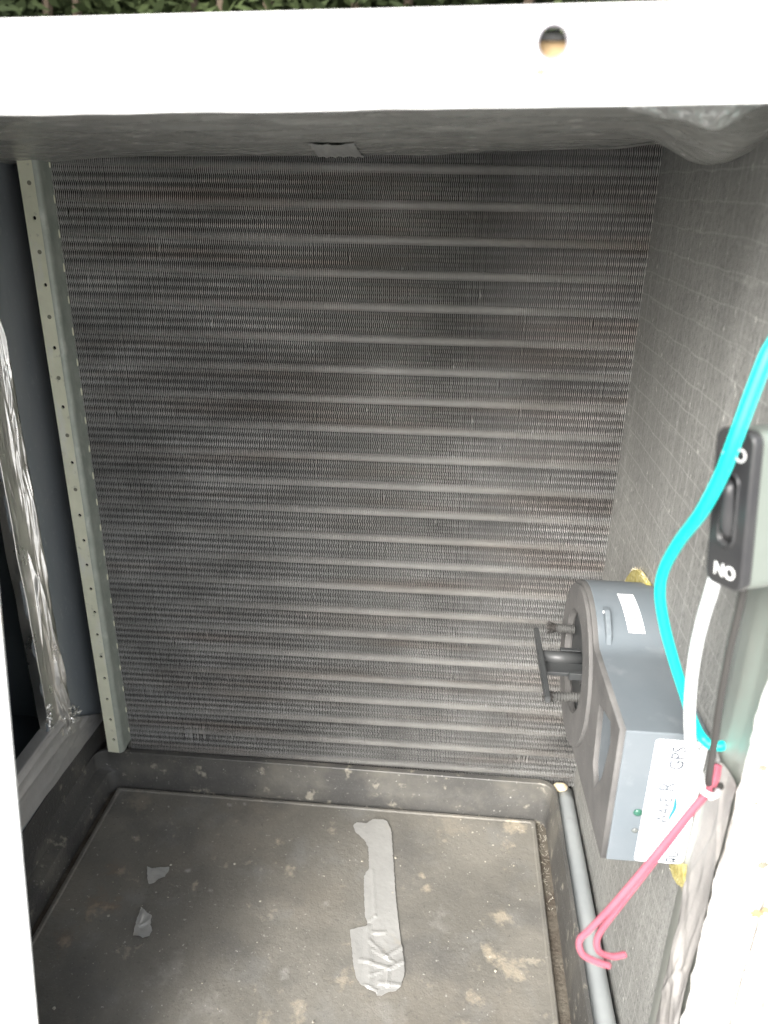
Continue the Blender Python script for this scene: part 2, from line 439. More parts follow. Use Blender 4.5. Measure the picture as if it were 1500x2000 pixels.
# lintel: a folded white strip with a round hole, slightly out of level
lin_t = math.radians(1.28)
lu = Vector((math.cos(lin_t), 0, math.sin(lin_t))); lv = Vector((-math.sin(lin_t), 0, math.cos(lin_t)))
l0 = Vector((.2838, YF, .5716))
hc = at(1080, 82, 1, YF - .001) - l0
hx, hz = hc.dot(lu), hc.dot(lv)
circ = lambda cx, cy, r, n=28: [(cx + r*math.cos(2*math.pi*k/n), cy + r*math.sin(2*math.pi*k/n)) for k in range(n)]
rs = random.Random(3)
edge = [(-.6 + .015*k, 0.00025*rs.uniform(-1, 1)) for k in range(75)]
lint = plate("lintel", edge + [(.51, .0284), (-.6, .0284)], [circ(hx, hz, .0049)], .0016, (l0, lu, lv), M['white_lintel'], cab, .0003)
for nm, bx in (("lintel_fold", ((-.6, 0, .0268), (.5, .03, .0284))),):
    bm = box_bm(*bx)
    for v in bm.verts: v.co = l0 + lu*v.co.x + Vector((0,1,0))*(v.co.y + .0012) + lv*v.co.z
    obj(nm, bm, M['white_lintel'], cab)
# raised rim round the hole and the tan board behind it
bm = bmesh.new(); n = 28
for k in range(n):
    pass
def rimf(u, v):
    a = 2*math.pi*u; b = 2*math.pi*v
    r = .0050 + .0005*math.cos(b)
    return l0 + lu*(hx + r*math.cos(a)) + lv*(hz + r*math.sin(a)) + Vector((0, -.0008 + .0005*math.sin(b), 0))
obj("hole_rim", grid_bm(rimf, 28, 8), M['rim_grey'], lint, True)
bm = box_bm((hx - .02, .006, .006), (hx + .02, .010, hz + .0012))
for v in bm.verts: v.co = l0 + lu*v.co.x + Vector((0,1,0))*v.co.y + lv*v.co.z
obj("backing_board", bm, M['tan'], cab)
# rust smears by the hole: thin irregular flakes of corroded paint
def blotch(name, c, r, frame, m, parent, seed, squash=1.0, n=22):
    rs = random.Random(seed)
    pts = []
    for k in range(n):
        a = 2*math.pi*k/n; q = r*(0.55 + .6*rs.random())
        pts.append((c[0] + q*math.cos(a), c[1] + q*squash*math.sin(a)))
    return plate(name, pts, [], .0002, frame, m, parent)
lf = (l0 + Vector((0, -.00115, 0)), lu, lv)
M['faint'] = mat("faint stain", (.15,.14,.10), (.24,.23,.18), 150, .6)
blotch("paint_stain", (hx - .0035, hz - .0085), .0030, lf, M['faint'], lint, 1, .45)
blotch("paint_stain", (hx + .0035, hz - .0080), .0022, lf, M['faint'], lint, 2, .35)
blotch("paint_stain", (hx - .0030, hz + .0075), .0030, lf, M['faint'], lint, 5, .25)
blotch("rust_spot", (hx + .0100, hz + .0128), .0022, lf, M['rust'], lint, 3, .45)

# left jamb: folded white strip, leaning
yj = -.345
jt, jb = at(0, 1180, 1, yj), at(75, 2000, 1, yj)
jd = (jt - jb).normalized(); jp = Vector((1, 0, 0))
prof = [(-.024, .022), (0, 0), (-.0080, .0), (-.0088, .016), (-.030, .018), (-.034, .0), (-.12, .0), (-.34, 0)]
bm = bmesh.new(); cols = []
for t in (-.42, .975):
    cols.append([bm.verts.new(jb + jd*(t*.5) + Vector((x, y, 0))) for x, y in prof])
for k in range(len(prof) - 1): bm.faces.new((cols[0][k], cols[0][k+1], cols[1][k+1], cols[1][k]))
o = obj("left_jamb", bm, M['white_paint'], cab)
bv = o.modifiers.new("b", 'BEVEL'); bv.width = .0012; bv.segments = 3; bv.limit_method = 'ANGLE'; bv.angle_limit = .4

# right jamb: strip with chipped edge, then the neighbouring panel
rs = random.Random(11)
zed = [(-.12 + .003*k) for k in range(236)]
left = []
for z in zed:
    x = .4552 + .0018*noise.noise(Vector((z*22, 0, 7.7))) + .0013*noise.noise(Vector((z*75, 0, 1.7))) + .0008*noise.noise(Vector((z*190, 0, 4.7)))
    left.append((x, z))
right = [(.4785 + .0007*noise.noise(Vector((z*60, 4, 2.7))), z) for z in reversed(zed)]
rj = plate("right_jamb", left + right, [], .0016, ((0, YF, 0), (1, 0, 0), (0, 0, 1)), M['jamb_paint'], cab, .0003)
right2 = [(.4800 + .0009*noise.noise(Vector((z*70, 9, 2.7))), z) for z in zed]
plate("corner_panel", right2 + [(.72, .59), (.72, -.12)], [], .0016, ((0, YF - .0015, 0), (1, 0, 0), (0, 0, 1)), M['jamb_paint'], cab, .0003)
obj("joint_sealant", box_bm((.470, YF + .001, -.12), (.49, YF + .003, .59)), M['chip'], cab)
jf = ((0, YF - .0027, 0), (1, 0, 0), (0, 0, 1))
for k, (px, py, r, mm) in enumerate([(1478, 1785, .0035, 'rust'), (1496, 1778, .0030, 'rust'), (1470, 1800, .0018, 'chip'), (1452, 1900, .0013, 'chip'),
                                 (1425, 1960, .0016, 'chip'), (1490, 1690, .0030, 'faint'), (1478, 1570, .0012, 'faint'), (1490, 1500, .0025, 'faint')]):
    p = at(px, py, 1, YF - .0027)
    blotch("rust_spot" if mm == 'rust' else "paint_chip", (p.x, p.z), r, jf, M[mm], rj, 20 + k, .8)
# steel channel between wall board and jamb
def ch(u, v):
    y = -.287 - u*.041; z = -.03 + v*.62
    k = u*4
    dx = (.0015, .0035, .0035, .0012, .0008)[min(4, int(k))] * (1 - (k % 1)) + (.0015, .0035, .0035, .0012, .0008, .0008)[min(5, int(k) + 1)] * (k % 1)
    return (W - dx - .0006*noise.noise(Vector((y*60, 0, z*20))), y, z)
obj("steel_channel", grid_bm(ch, 24, 80), M['post'], cab, True)

# ------------------------------------------------------------------ coil
coil = tag(empty("evaporator_coil"), "tall finned cooling coil filling the back of the cabinet", "cooling coil")
P = .0254; Z0 = .5588
ztub = [Z0 - P*i for i in range(23)]
nf = 291; pitch = W / nf
zs = np.arange(-.0100, .586, P/24)
nz_ = len(zs)
ph = ((Z0 - zs) / P)
du = np.abs(ph - np.round(ph)) * P           # distance from the nearest tube
env = np.clip((du - .0022) / .0016, .35, 1.0)
wave = np.sin(2*np.pi*ph*4 + .6) * env * .00046
xs = (np.arange(nf) + .5) * pitch + rng.normal(0, .00007, nf)
z2 = np.round(zs / .004).astype(int)
jit = rng.normal(0, .00005, (nf, z2.max() + 2))
X = xs[:, None] + wave[None, :] + jit[:, z2]
# bent patches
def dent(cx, cz, rx, rz, amp):
    g = np.exp(-((xs[:, None] - cx)/rx)**2 - ((zs[None, :] - cz)/rz)**2)
    return g
Yf = np.zeros((nf, nz_)) + rng.normal(0, .00008, (nf, 1))
Yf += np.where(du < .0030, -.0003, 0)[None, :]
for cx, cz, rx, rz, ax, ay in [(.405, .022, .006, .004, .0011, .0015), (.070, .025, .015, .008, .0008, .0010), (.24, .0015, .02, .004, .0004, 0)]:
    g = dent(cx, cz, rx, rz, 1)
    X = X + g*ax*rng.uniform(-1, 1, (nf, 1)); Yf = Yf + g*ay*rng.uniform(.2, 1, (nf, 1))
for _ in range(140):                       # single nicked fins
    i = rng.integers(0, nf); c = rng.uniform(.01, .55); L_ = rng.uniform(.001, .004)
    X[i] += np.exp(-((zs - c)/L_)**2) * rng.choice([-1, 1]) * rng.uniform(.0003, .0008)
hw = .00021
D = .020; DM = .0015
XB_ = xs[:, None] + 0*X
V = np.empty((nf, nz_, 6, 3))
V[:, :, 0, 0] = XB_; V[:, :, 1, 0] = XB_ - .0001; V[:, :, 2, 0] = X - hw; V[:, :, 3, 0] = X + hw; V[:, :, 4, 0] = XB_ + .0001; V[:, :, 5, 0] = XB_
for k_, dy in enumerate((D, DM, 0, 0, DM, D)): V[:, :, k_, 1] = Yf + dy
V[:, :, :, 2] = zs[None, :, None]
idx = np.arange(nf*nz_*6).reshape(nf, nz_, 6)
quads = np.concatenate([np.stack([idx[:, :-1, a], idx[:, :-1, a+1], idx[:, 1:, a+1], idx[:, 1:, a]], -1).reshape(-1, 4) for a in range(5)])
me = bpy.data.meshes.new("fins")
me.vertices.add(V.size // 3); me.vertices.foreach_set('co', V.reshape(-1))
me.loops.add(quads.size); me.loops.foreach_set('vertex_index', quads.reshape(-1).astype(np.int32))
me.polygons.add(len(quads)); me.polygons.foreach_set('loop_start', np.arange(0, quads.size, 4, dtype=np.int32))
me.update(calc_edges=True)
fins = link_mesh("fins", me, M['fin_side_shade'], coil); me.materials.append(M['fin'])
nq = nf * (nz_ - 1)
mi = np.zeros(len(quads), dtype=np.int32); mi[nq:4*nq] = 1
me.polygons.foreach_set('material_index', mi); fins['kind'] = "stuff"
tb = obj("tube", cyl_bm((-.004, .0052, 0), (W + .02, .0058, 0), .0035, 12), M['tube'], coil, True)
tb.location.z = ztub[0]
for z in ztub[1:]:
    c = tb.copy(); c.location.z = z; COL.objects.link(c); c.parent = coil
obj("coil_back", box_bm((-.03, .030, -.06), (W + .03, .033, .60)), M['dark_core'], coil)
# end flange with its row of holes
yfl = -.019
hz_ = [at(px, py, 1, yfl).z for px, py in ((57, 357), (67, 427))]
hp = hz_[0] - hz_[1]
holes, zc = [], hz_[0]
xh = -.0078
zi = [zc - .0254*.97*k for k in range(-1, 24)]
open_k = [k for k in range(len(zi)) if k % 2 == 0 or k > 12]
holes = [circ(xh + .0004*math.sin(k*2.1), zi[k], .0018, 14) for k in open_k if zi[k] > .018]
fl = plate("end_flange", [(-.0150, .0118), (-.0035, .0112), (-.0035, .59), (-.0150, .59)], holes, .0012, ((0, yfl, 0), (1, 0, 0), (0, 0, 1)), M['galv'], coil, .0003)
obj("hole_shade", box_bm((-.0145, yfl + .0012, .0135), (-.004, yfl + .0025, .588)), M['hole'], fl)  # black sheet painting the shade of the cavity behind the flange holes
dm = None
for k in range(len(zi)):
    if k in open_k or zi[k] < .018: continue
    if dm is None:
        dm = obj("dimple", cyl_bm((xh, yfl - .0011, 0), (xh, yfl - .0006, 0), .0017, 14, .0015), M['dimple'], fl); dm.location.z = zi[k]
    else:
        c = dm.copy(); c.location.z = zi[k]; COL.objects.link(c); c.parent = fl
# rounded corner and the return to the fins, scalloped against each tube row
def ret(u, v):
    z = .0112 + v*.579
    q = u*.024
    if u < .25:
        a = u/.25*math.pi/2
        x, y = -.0035 + .0040*math.sin(a), yfl - .0009 + .0040*(1 - math.cos(a))
    else:
        t = (u - .25)/.75
        x, y = .0005 - .0002*t, yfl + .0031 + t*(.0165)
        s = 0.5 + 0.5*math.cos(2*math.pi*(Z0 - z)/P)
        x += .0009 * s * max(0, t - .35) + .0003*noise.noise(Vector((t*4, 0, z*120)))
    return (x, y, z)
obj("flange_return", grid_bm(ret, 14, 420), M['galv_grey'], coil, True)
lug = None
for z in ztub[:-1]:
    if lug is None:
        b_ = bmesh.new(); bmesh.ops.create_uvsphere(b_, u_segments=8, v_segments=6, radius=1, matrix=Matrix.Translation((.0006, -.0012, 0)) @ Matrix.Diagonal((.0008, .0014, .0036, 1)))
        lug = obj("tube_collar", b_, M['galv'], coil, True); lug.location.z = z
    else:
        c = lug.copy(); c.location.z = z; COL.objects.link(c); c.parent = coil

# ------------------------------------------------------------------ drain pan
pan = tag(empty("drain_pan"), "dusty black plastic drain pan covering the cabinet floor", "drain pan")
def rloop(x0, x1, y0, y1, r, z, n=8):
    pts = []
    for cx, cy, a0 in ((x1 - r, y1 - r, 0), (x0 + r, y1 - r, 90), (x0 + r, y0 + r, 180), (x1 - r, y0 + r, 270)):
        for k in range(n + 1):
            a = math.radians(a0 + 90*k/n); pts.append((cx + r*math.cos(a), cy + r*math.sin(a), z))
    return pts
yb = -.318
levels = [(-.0345, .4380, yb, -.0012, .016, -.052), (-.0345, .4376, yb, -.0012, .016, .0012), (-.0340, .4372, yb+.0006, -.0018, .0155, .0020), (-.0338, .4345, yb+.003, -.0072, .0135, .0020), (-.0334, .4339, yb+.0036, -.0078, .013, .0012),
          (-.0330, .4325, yb+.005, -.0090, .012, -.0175), (-.0226, .4320, yb+.006, -.0098, .011, -.0215), (-.0214, .4316, yb+.0065, -.0106, .010, -.0245), (-.0209, .4308, yb+.007, -.0112, .009, -.0455)]
inner = [(-.0150, .4212, yb+.018, -.0126, .0035, -.0460), (-.0138, .4204, yb+.019, -.0134, .003, -.0405), (-.0130, .4196, yb+.0196, -.0142, .003, -.0398), (-.0106, .4172, yb+.022, -.0166, .003, -.0396), (-.0093, .4160, yb+.023, -.0178, .003, -.0406)]
def loops_bm(levs, fill=False):
    bm = bmesh.new(); L_ = [[bm.verts.new(p) for p in rloop(*l)] for l in levs]
    n = len(L_[0])
    for a, b in zip(L_, L_[1:]):
        for k in range(n): bm.faces.new((a[k], a[(k+1) % n], b[(k+1) % n], b[k]))
    if fill: bm.faces.new(L_[-1])
    return bm
def crisp(o, deg=28):
    o.data.set_sharp_from_angle(angle=math.radians(deg)); return o
crisp(obj("rim", loops_bm(levels), M['pan_rim'], pan, True))
obj("channel", loops_bm([(-.0230, .4312, yb+.0066, -.0108, .009, -.0458), (-.0144, .4205, yb+.018, -.0124, .0035, -.0458)]), M['pan_mud'], pan)
crisp(obj("edge_bead", loops_bm(inner[:], False), M['pan'], pan, True))
def fl_(u, v):
    x = -.0094 + u*.4255; y = -.0177 - v*(.0177 - .0 + 0) if False else (-.0177 + v*(yb + .0229 + .0177))
    return (x, y, -.0406 + (.0008*noise.noise(Vector((x*9, y*9, 2))) + .0003*noise.noise(Vector((x*40, y*40, 5)))) * min(1, 8*min(u, 1-u, v, 1-v)*4))
obj("floor_sheet", grid_bm(fl_, 90, 66), M['pan'], pan, True)
pan.rotation_euler.z = -.010
def floor_z(x, y): return -.0400
# small flakes and grit lying in the pan
bm = bmesh.new()
rs = random.Random(5)
for _ in range(110):
    x, y = rs.uniform(.0, .405), rs.uniform(-.27, -.022)
    if rs.random() < .3: x, y = rs.gauss(.39, .02), rs.gauss(-.05, .03)
    if x > .412 or y > -.02: continue
    s = rs.choice([.0005, .0006, .0007, .0009, .0014]); a = rs.uniform(0, 6.28)
    k = rs.randint(4, 6); z = -.0393
    vs = [bm.verts.new((x + s*rs.uniform(.6, 1.3)*math.cos(a + 6.283*i/k), y + s*rs.uniform(.5, 1.3)*math.sin(a + 6.283*i/k), z + rs.uniform(0, .0004))) for i in range(k)]
    top = bm.verts.new((x, y, z + .0007))
    for i in range(k): bm.faces.new((vs[i], vs[(i+1) % k], top))
for _ in range(90):      # fibres and crumbs in the side channel
    y = rs.uniform(-.12, -.014); x = .4255 + rs.gauss(0, .0025) + .01*y
    a = rs.uniform(0, 6.28); l = rs.uniform(.001, .004)
    p0 = Vector((x, y, -.0452)); p1 = p0 + Vector((math.cos(a)*l, math.sin(a)*l, rs.uniform(0, .0015)))
    q = Vector((-math.sin(a), math.cos(a), 0))*.00018
    bm.faces.new([bm.verts.new(v) for v in (p0 - q, p0 + q, p1 + q, p1 - q)])
tag(obj("debris", bm, M['flake']), "pale flakes and grit scattered over the black pan floor", "debris", kind="stuff")

# ------------------------------------------------------------------ drain pipe
pp = tag(empty("drain_pipe"), "grey plastic pipe lying between the pan and the right wall", "pipe")
pa, pb = Vector((.4468, -.006, -.0135)), Vector((.4452, -.330, -.0135))
obj("pipe_body", tube_mesh([pa + (pb - pa)*k/20 for k in range(21)], .0091, 28), M['pipe'], pp, True)
b_ = bmesh.new(); bmesh.ops.create_icosphere(b_, subdivisions=3, radius=1)
for v in b_.verts:
    k = 1 + .18*noise.noise(v.co*2.2)
    v.co = Vector((.4425 + v.co.x*.0072*k, -.0085 + v.co.y*.0052*k, -.0040 + v.co.z*.0042*k))
obj("pipe_sealant", b_, M['cream'], pp, True)

# ------------------------------------------------------------------ tape pieces on the pan
def tape_piece(name, pix, label, group=None, seed=1, wr=.0006, zbase=-.0392, res=.0016, curl=0.0, creases=()):
    """A torn piece of tape: the outline is cut out of a fine grid and creased."""
    from mathutils.geometry import delaunay_2d_cdt
    out = [at(px, py, 2, zbase) for px, py in pix]
    rs = random.Random(seed)
    loop = []
    for a, b in zip(out, out[1:] + out[:1]):      # ragged edges
        n = max(2, int((b - a).length / .0018))
        for k in range(n):
            p = a.lerp(b, k/n)
            loop.append(Vector((p.x + rs.gauss(0, .00018), p.y + rs.gauss(0, .00018))))
    xs_, ys_ = [p.x for p in loop], [p.y for p in loop]
    def inside(x, y):
        c = False; j = len(loop) - 1
        for i in range(len(loop)):
            a, b = loop[i], loop[j]
            if (a.y > y) != (b.y > y) and x < (b.x - a.x)*(y - a.y)/(b.y - a.y) + a.x: c = not c
            j = i
        return c
    pts = list(loop); nb = len(loop)
    y = min(ys_)
    while y < max(ys_):
        x = min(xs_)
        while x < max(xs_):
            q = Vector((x + rs.uniform(-.2, .2)*res, y + rs.uniform(-.2, .2)*res))
            if inside(q.x, q.y) and min((q - l).length for l in loop) > res*.45: pts.append(q)
            x += res
        y += res
    r = delaunay_2d_cdt(pts, [], [list(range(nb))], 1, 1e-7)
    vs, fs = r[0], r[2]
    V3 = []
    cx, cy = sum(xs_)/nb, sum(ys_)/nb
    for v in vs:
        e = min((v - l).length for l in loop)
        h = wr*(.5 + .5*ridge((v.x, v.y, 0), (60, 60, 1), seed)) + wr*.5*ridge((v.x, v.y, 0), (160, 160, 1), seed + 3)
        for (ax, ay, bx, by, amp, wd) in creases:
            A, B = at(ax, ay, 2, zbase).xy, at(bx, by, 2, zbase).xy
            t = max(0, min(1, (v - A).dot(B - A)/(B - A).length_squared))
            dd = (v - A.lerp(B, t)).length
            q_ = max(0, 1 - dd/(wd*1.3)); h += .7*amp*q_*q_*(3 - 2*q_)
        h += curl*math.exp(-e/.0015)
        V3.append((v.x, v.y, zbase + h))
    o = raw(name, V3, fs, M['foil_pan'], None, False)
    so = o.modifiers.new("t", 'SOLIDIFY'); so.thickness = .00012; so.offset = -1
    tag(o, label, "tape", group)
    return o
strip = [(690,1612),(697,1606),(716,1608),(728,1600),(745,1600),(755,1603),(764,1620),(766,1650),(769,1690),(772,1740),(777,1790),(783,1840),(790,1880),(789,1905),(783,1928),(773,1936),(757,1938),(745,1945),(737,1945),(733,1938),(718,1932),(703,1922),(695,1908),(690,1880),(683,1816),(700,1811),(718,1808),(717,1800),(713,1790),(711,1745),(711,1712),(716,1703),(721,1697),(720,1670),(719,1655),(713,1642),(702,1632),(694,1625)]
tape_piece("silver_tape", strip, "long torn strip of silver tape stuck down the right half of the pan floor", "silver tape pieces on the pan floor", 3, .0002,
           creases=[(718,1812,722,1925,.0012,.004), (722,1838,755,1868,.0010,.0022), (755,1868,786,1850,.0011,.0022), (728,1855,770,1880,.0009,.002), (705,1875,760,1892,.0012,.0025), (760,1892,785,1880,.0014,.0025), (758,1895,757,1925,.0013,.002), (722,1905,745,1898,.0008,.002), (730,1822,750,1822,.0012,.0025), (727,1700,733,1790,.0008,.0022), (733,1790,722,1798,.0008,.002), (712,1925,735,1935,.0012,.002), (742,1920,780,1925,.001,.0025)])
tape_piece("silver_tape", [(287,1694),(296,1697),(318,1695),(331,1694),(329,1704),(322,1713),(309,1718),(300,1726),(291,1728),(288,1718)],
           "small torn scrap of silver tape on the left of the pan, farther from the front", "silver tape pieces on the pan floor", 8, .0006, creases=[(300,1700,322,1708,.0006,.003)], curl=.0003)
tape_piece("silver_tape", [(276,1772),(283,1779),(296,1790),(294,1808),(297,1818),(292,1829),(279,1833),(272,1828),(260,1829),(263,1812),(267,1798)],
           "small torn scrap of silver tape on the left of the pan, nearer to the front", "silver tape pieces on the pan floor", 12, .0006, creases=[(279,1782,272,1806,.0012,.002), (275,1808,295,1798,.001,.002)], curl=.0004)

# ------------------------------------------------------------------ foil tape round the duct opening
ft = tag(empty("foil_tape"), "crinkled shiny foil tape down the back edge of the left duct opening", "foil tape", "foil tape round the duct opening")
folds = crease_field(64, (-.066, -.041), (.07, .46), 5, (.0012, .0040), (.0012, .0034), (.018, .060), .045)
folds2 = crease_field(70, (-.079, -.043), (.06, .46), 6, (.0004, .0014), (.0008, .0030), (.012, .05), .12)
def vt(u, v):
    # u across: from the wall face round the edge into the duct; v up
    z = .060 + v*.400
    ye = yo + .0015 * noise.noise(Vector((z*25, 0, 1)))
    yr = -.0405 + .0035*noise.noise(Vector((z*9, 3, 1))) + .0012*noise.noise(Vector((z*60, 3, 1)))
    taper = max(0, (v - .88)/.12)
    yr = yr + (-.018)*taper*.4
    if u < .86:
        t = u/.86; y = yr + (ye - yr)*t
        e_ = min(1, t*9)
        h = (folds(y, z) + .35*folds2(y, z))*e_ + .0004 + .0007*noise.noise(Vector((y*30, z*9, 3)))
        if v < .10: h += .0016*ridge((y, z, 0), (120, 120, 1), 3.2)*(1 - v/.10)
        return (XL + .0006 + max(0, h), y, z)
    t = (u - .86)/.14
    return (XL + .0006 - t*.009, ye - .0006*t, z + .0)
obj("wrinkled_strip", grid_bm(vt, 120, 300), M['foil'], ft, True)
def vt2(u, v):
    z = .455 + v*.125; y = -.040 - u*.045
    return (XL + .0007 + .0009*max(0, ridge((y, z, 0), (60, 30, 1), 8.8)), y + .002*noise.noise(Vector((z*40, 0, 0))), z)
o = obj("grey_strip", grid_bm(vt2, 16, 40), M['foil_old'], ft, True)

lt = tag(empty("foil_tape"), "dull foil tape running along the bottom edge of the left duct opening", "foil tape", "foil tape round the duct opening")
lfold = crease_field(46, (.022, .088), (-.19, .02), 25, (.0005, .0016), (.0012, .0040), (.012, .05), .12)
def bt(u, v):
    # u along the wall towards the viewer, v from the lower edge up, then over the edge into the duct
    y = .022 - u*.330
    zl = .0225 + .013*min(1, u*1.9) + .0018*noise.noise(Vector((y*22, 0, 4)))
    zu = zo + .0030 - .052*max(0, min(1, (y + .062)/.075))
    if v < .85:
        t = v/.85; z = zl + (zu - zl)*t
        h = .0005 + lfold(z, y)*(.35 + .65*t)
        fold = math.exp(-((t - .60)/.05)**2)*.0022 + math.exp(-((t - .86)/.05)**2)*.0016
        h += fold*min(1, max(0, (u - .16)*8))
        if y > -.085: h += .0014*max(0, ridge((y, z, 0), (130, 150, 1), 1.4))*t*min(1, max(0, (.02 - y)*30))
    else:
        t = (v - .85)/.15; z = zu - .0004; h = .0005 - t*.012
    return (XL + .0016 + h, y, z)
obj("lower_strip", grid_bm(bt, 150, 40), M['foil_dull'], lt, True)
# torn bright curls at the corner of the opening
rs = random.Random(21)
for k in range(26):
    if k < 15:
        c0 = Vector((XL + .002 + rs.uniform(0, .003), rs.uniform(yo - .001, -.030), rs.uniform(.066, .084)))
    else:
        t = rs.random()
        c0 = Vector((XL + .001 + rs.uniform(0, .002), yo + rs.uniform(-.002, .002), .085 + t*.032))
    a = Vector((rs.uniform(-.2, .8), rs.uniform(-1, 1), rs.uniform(-1, 1))).normalized()
    b = a.orthogonal().normalized(); s = rs.uniform(.0018, .0048)
    bm = grid_bm(lambda u, v: c0 + a*s*(u - .5)*1.6 + b*s*(v - .5)*rs.uniform(.6, 1) + a.cross(b)*s*.4*ridge((u, v, 0), (2, 2, 1), k), 5, 4)
    obj("torn_curl", bm, M['foil'], ft)

# foil patch on the ceiling over the coil
q = [ceil_hit(603, 277, .0008), ceil_hit(690, 277, .0008), ceil_hit(712, 303, .0012), ceil_hit(622, 303, .0012)]
def cp(u, v):
    p = q[0].lerp(q[1], u).lerp(q[3].lerp(q[2], u), v)
    h = .0010*max(0, ridge((u, v*.25, 0), (5, 5, 1), 2.2)) + .0012*(v > .9)*abs(noise.noise(Vector((u*9, 0, 0))))
    return Vector((p.x, p.y, ceil_z(p.x, p.y) - .0006 - h))
tag(obj("foil_tape", grid_bm(cp, 30, 24), M['foil_pan'], None, True), "short slanted patch of foil tape on the ceiling above the middle of the coil", "foil tape")

# torn foil hanging under the right end of the lintel
q2 = [at(1225, 206, 1, -.300), at(1520, 192, 1, -.300), at(1520, 246, 1, -.262), at(1400, 252, 1, -.262), at(1225, 214, 1, -.285)]
def hf(u, v):
    top = q2[0].lerp(q2[1], u) + Vector((0, 0, .006))
    px = 1225 + 295*u
    low = 212 + 40*math.exp(-((px - 1395)/55)**2) + 16*math.exp(-((px - 1300)/60)**2) - 14*max(0, (px - 1440)/80)
    bot = at(px, low, 1, -.278)
    p = top.lerp(bot, v)
    h = .0045*ridge((u*1.5, v*.5, 0), (4.0, 3, 1), 6.2)*math.sin(math.pi*min(1, v*.9 + .1)) + .0014*ridge((u, v, 0), (16, 9, 1), 2.2)
    return p + Vector((0, -h, 0))
tag(obj("foil_flap", grid_bm(hf, 90, 24), M['foil_pan'], None, True), "crumpled foil flap hanging under the right end of the white lintel", "foil flap")

# foil wrap on the steel channel at the right, lower half
wfold = crease_field(46, (-.328, -.302), (.02, .29), 15, (.0003, .0012), (.0022, .0060), (.02, .07), .18)
def rwf(u, v):
    z = .02 + v*.270; y = -.3020 - u*.0265
    h = .0006 + wfold(y, z) + .0018*math.exp(-((u - .30)/.25)**2)
    if v > .9: y += .004*(v - .9)*10*noise.noise(Vector((u*5, 0, 0)))
    return (W - .0030 - h, y + .0015*noise.noise(Vector((z*30, 1, 0)))*(u < .2), z)
tag(obj("foil_tape", grid_bm(rwf, 40, 200), M['foil_grey'], None, True), "wrinkled dull foil tape wrapped on the steel channel beside the right jamb", "foil tape")

# ------------------------------------------------------------------ ionizer
ion = tag(empty("air_ionizer"), "blue grey plastic air ionizer with round end and white label, on the right wall", "air ionizer")
cy, cz, R = -.156, .2395, .0590
XA, XB = .4135, W - .0004
prof = []
for a in np.linspace(255, 362, 10): prof.append((cy + R*math.cos(math.radians(a)), cz + R*math.sin(math.radians(a))))
for a in np.linspace(6, 133, 26): prof.append((cy + R*math.cos(math.radians(a)), cz + R*math.sin(math.radians(a))))
yc_, zc_ = prof[-1]
prof += [(-.2020, .2805), (-.2100, .2806), (-.2825, .2822), (-.2855, .1935)]
def extrude(prof, x0, x1, m, name, parent, bev=.0008, taper=0):
    bm = bmesh.new()
    A = [bm.verts.new((x0, y, z)) for y, z in prof]; B = [bm.verts.new((x1, y, z)) for y, z in prof]
    n = len(prof)
    for k in range(n): bm.faces.new((A[k], A[(k+1) % n], B[(k+1) % n], B[k]))
    bm.faces.new(list(reversed(A))); bm.faces.new(B)
    bmesh.ops.recalc_face_normals(bm, faces=list(bm.faces))
    o = obj(name, bm, m, parent)
    for p in o.data.polygons: p.use_smooth = True
    if bev:
        bv = o.modifiers.new("b", 'BEVEL'); bv.width = bev; bv.segments = 3; bv.limit_method = 'ANGLE'; bv.angle_limit = .45; bv.harden_normals = True
    else:
        pass
    return o
body = extrude(prof, XA, XB, M['plastic'], "housing", ion)
fr = ((0, 0, 0), (0, 1, 0), (0, 0, 1))       # u=y v=z, normal +x
HOLE = circ(cy + .002, cz + .001, .0365, 40)
panel = [(-.232, .262), (-.262, .272), (-.268, .262), (-.262, .232), (-.250, .212), (-.238, .222)]
inset = [(cy + (y - cy)*.992, cz + (z - cz)*.990) for y, z in prof]
plate("face_plate", inset, [HOLE, panel], .0030, ((XA - .0014, 0, 0), (0, 1, 0), (0, 0, 1)), M['plastic_dusty'], ion, .0003)
plate("face_ring", circ(cy, cz, .0560, 56), [HOLE], .0024, ((XA - .0040, 0, 0), (0, 1, 0), (0, 0, 1)), M['plastic_dusty'], ion, .0004)
obj("recess_floor", cyl_bm((XA - .0004, cy + .002, cz + .001), (XA + .0002, cy + .002, cz + .001), .0372, 40), M['plastic_dark'], ion)
# light inner lip of the ring
def lip(u, v):
    a = 2*math.pi*u; r = .0372 - .0022*v
    return (XA - .0056 + .004*v*v, cy + .002 + r*math.cos(a), cz + .001 + r*math.sin(a))
obj("ring_lip", grid_bm(lip, 48, 5), M['plastic_dusty'], ion, True)
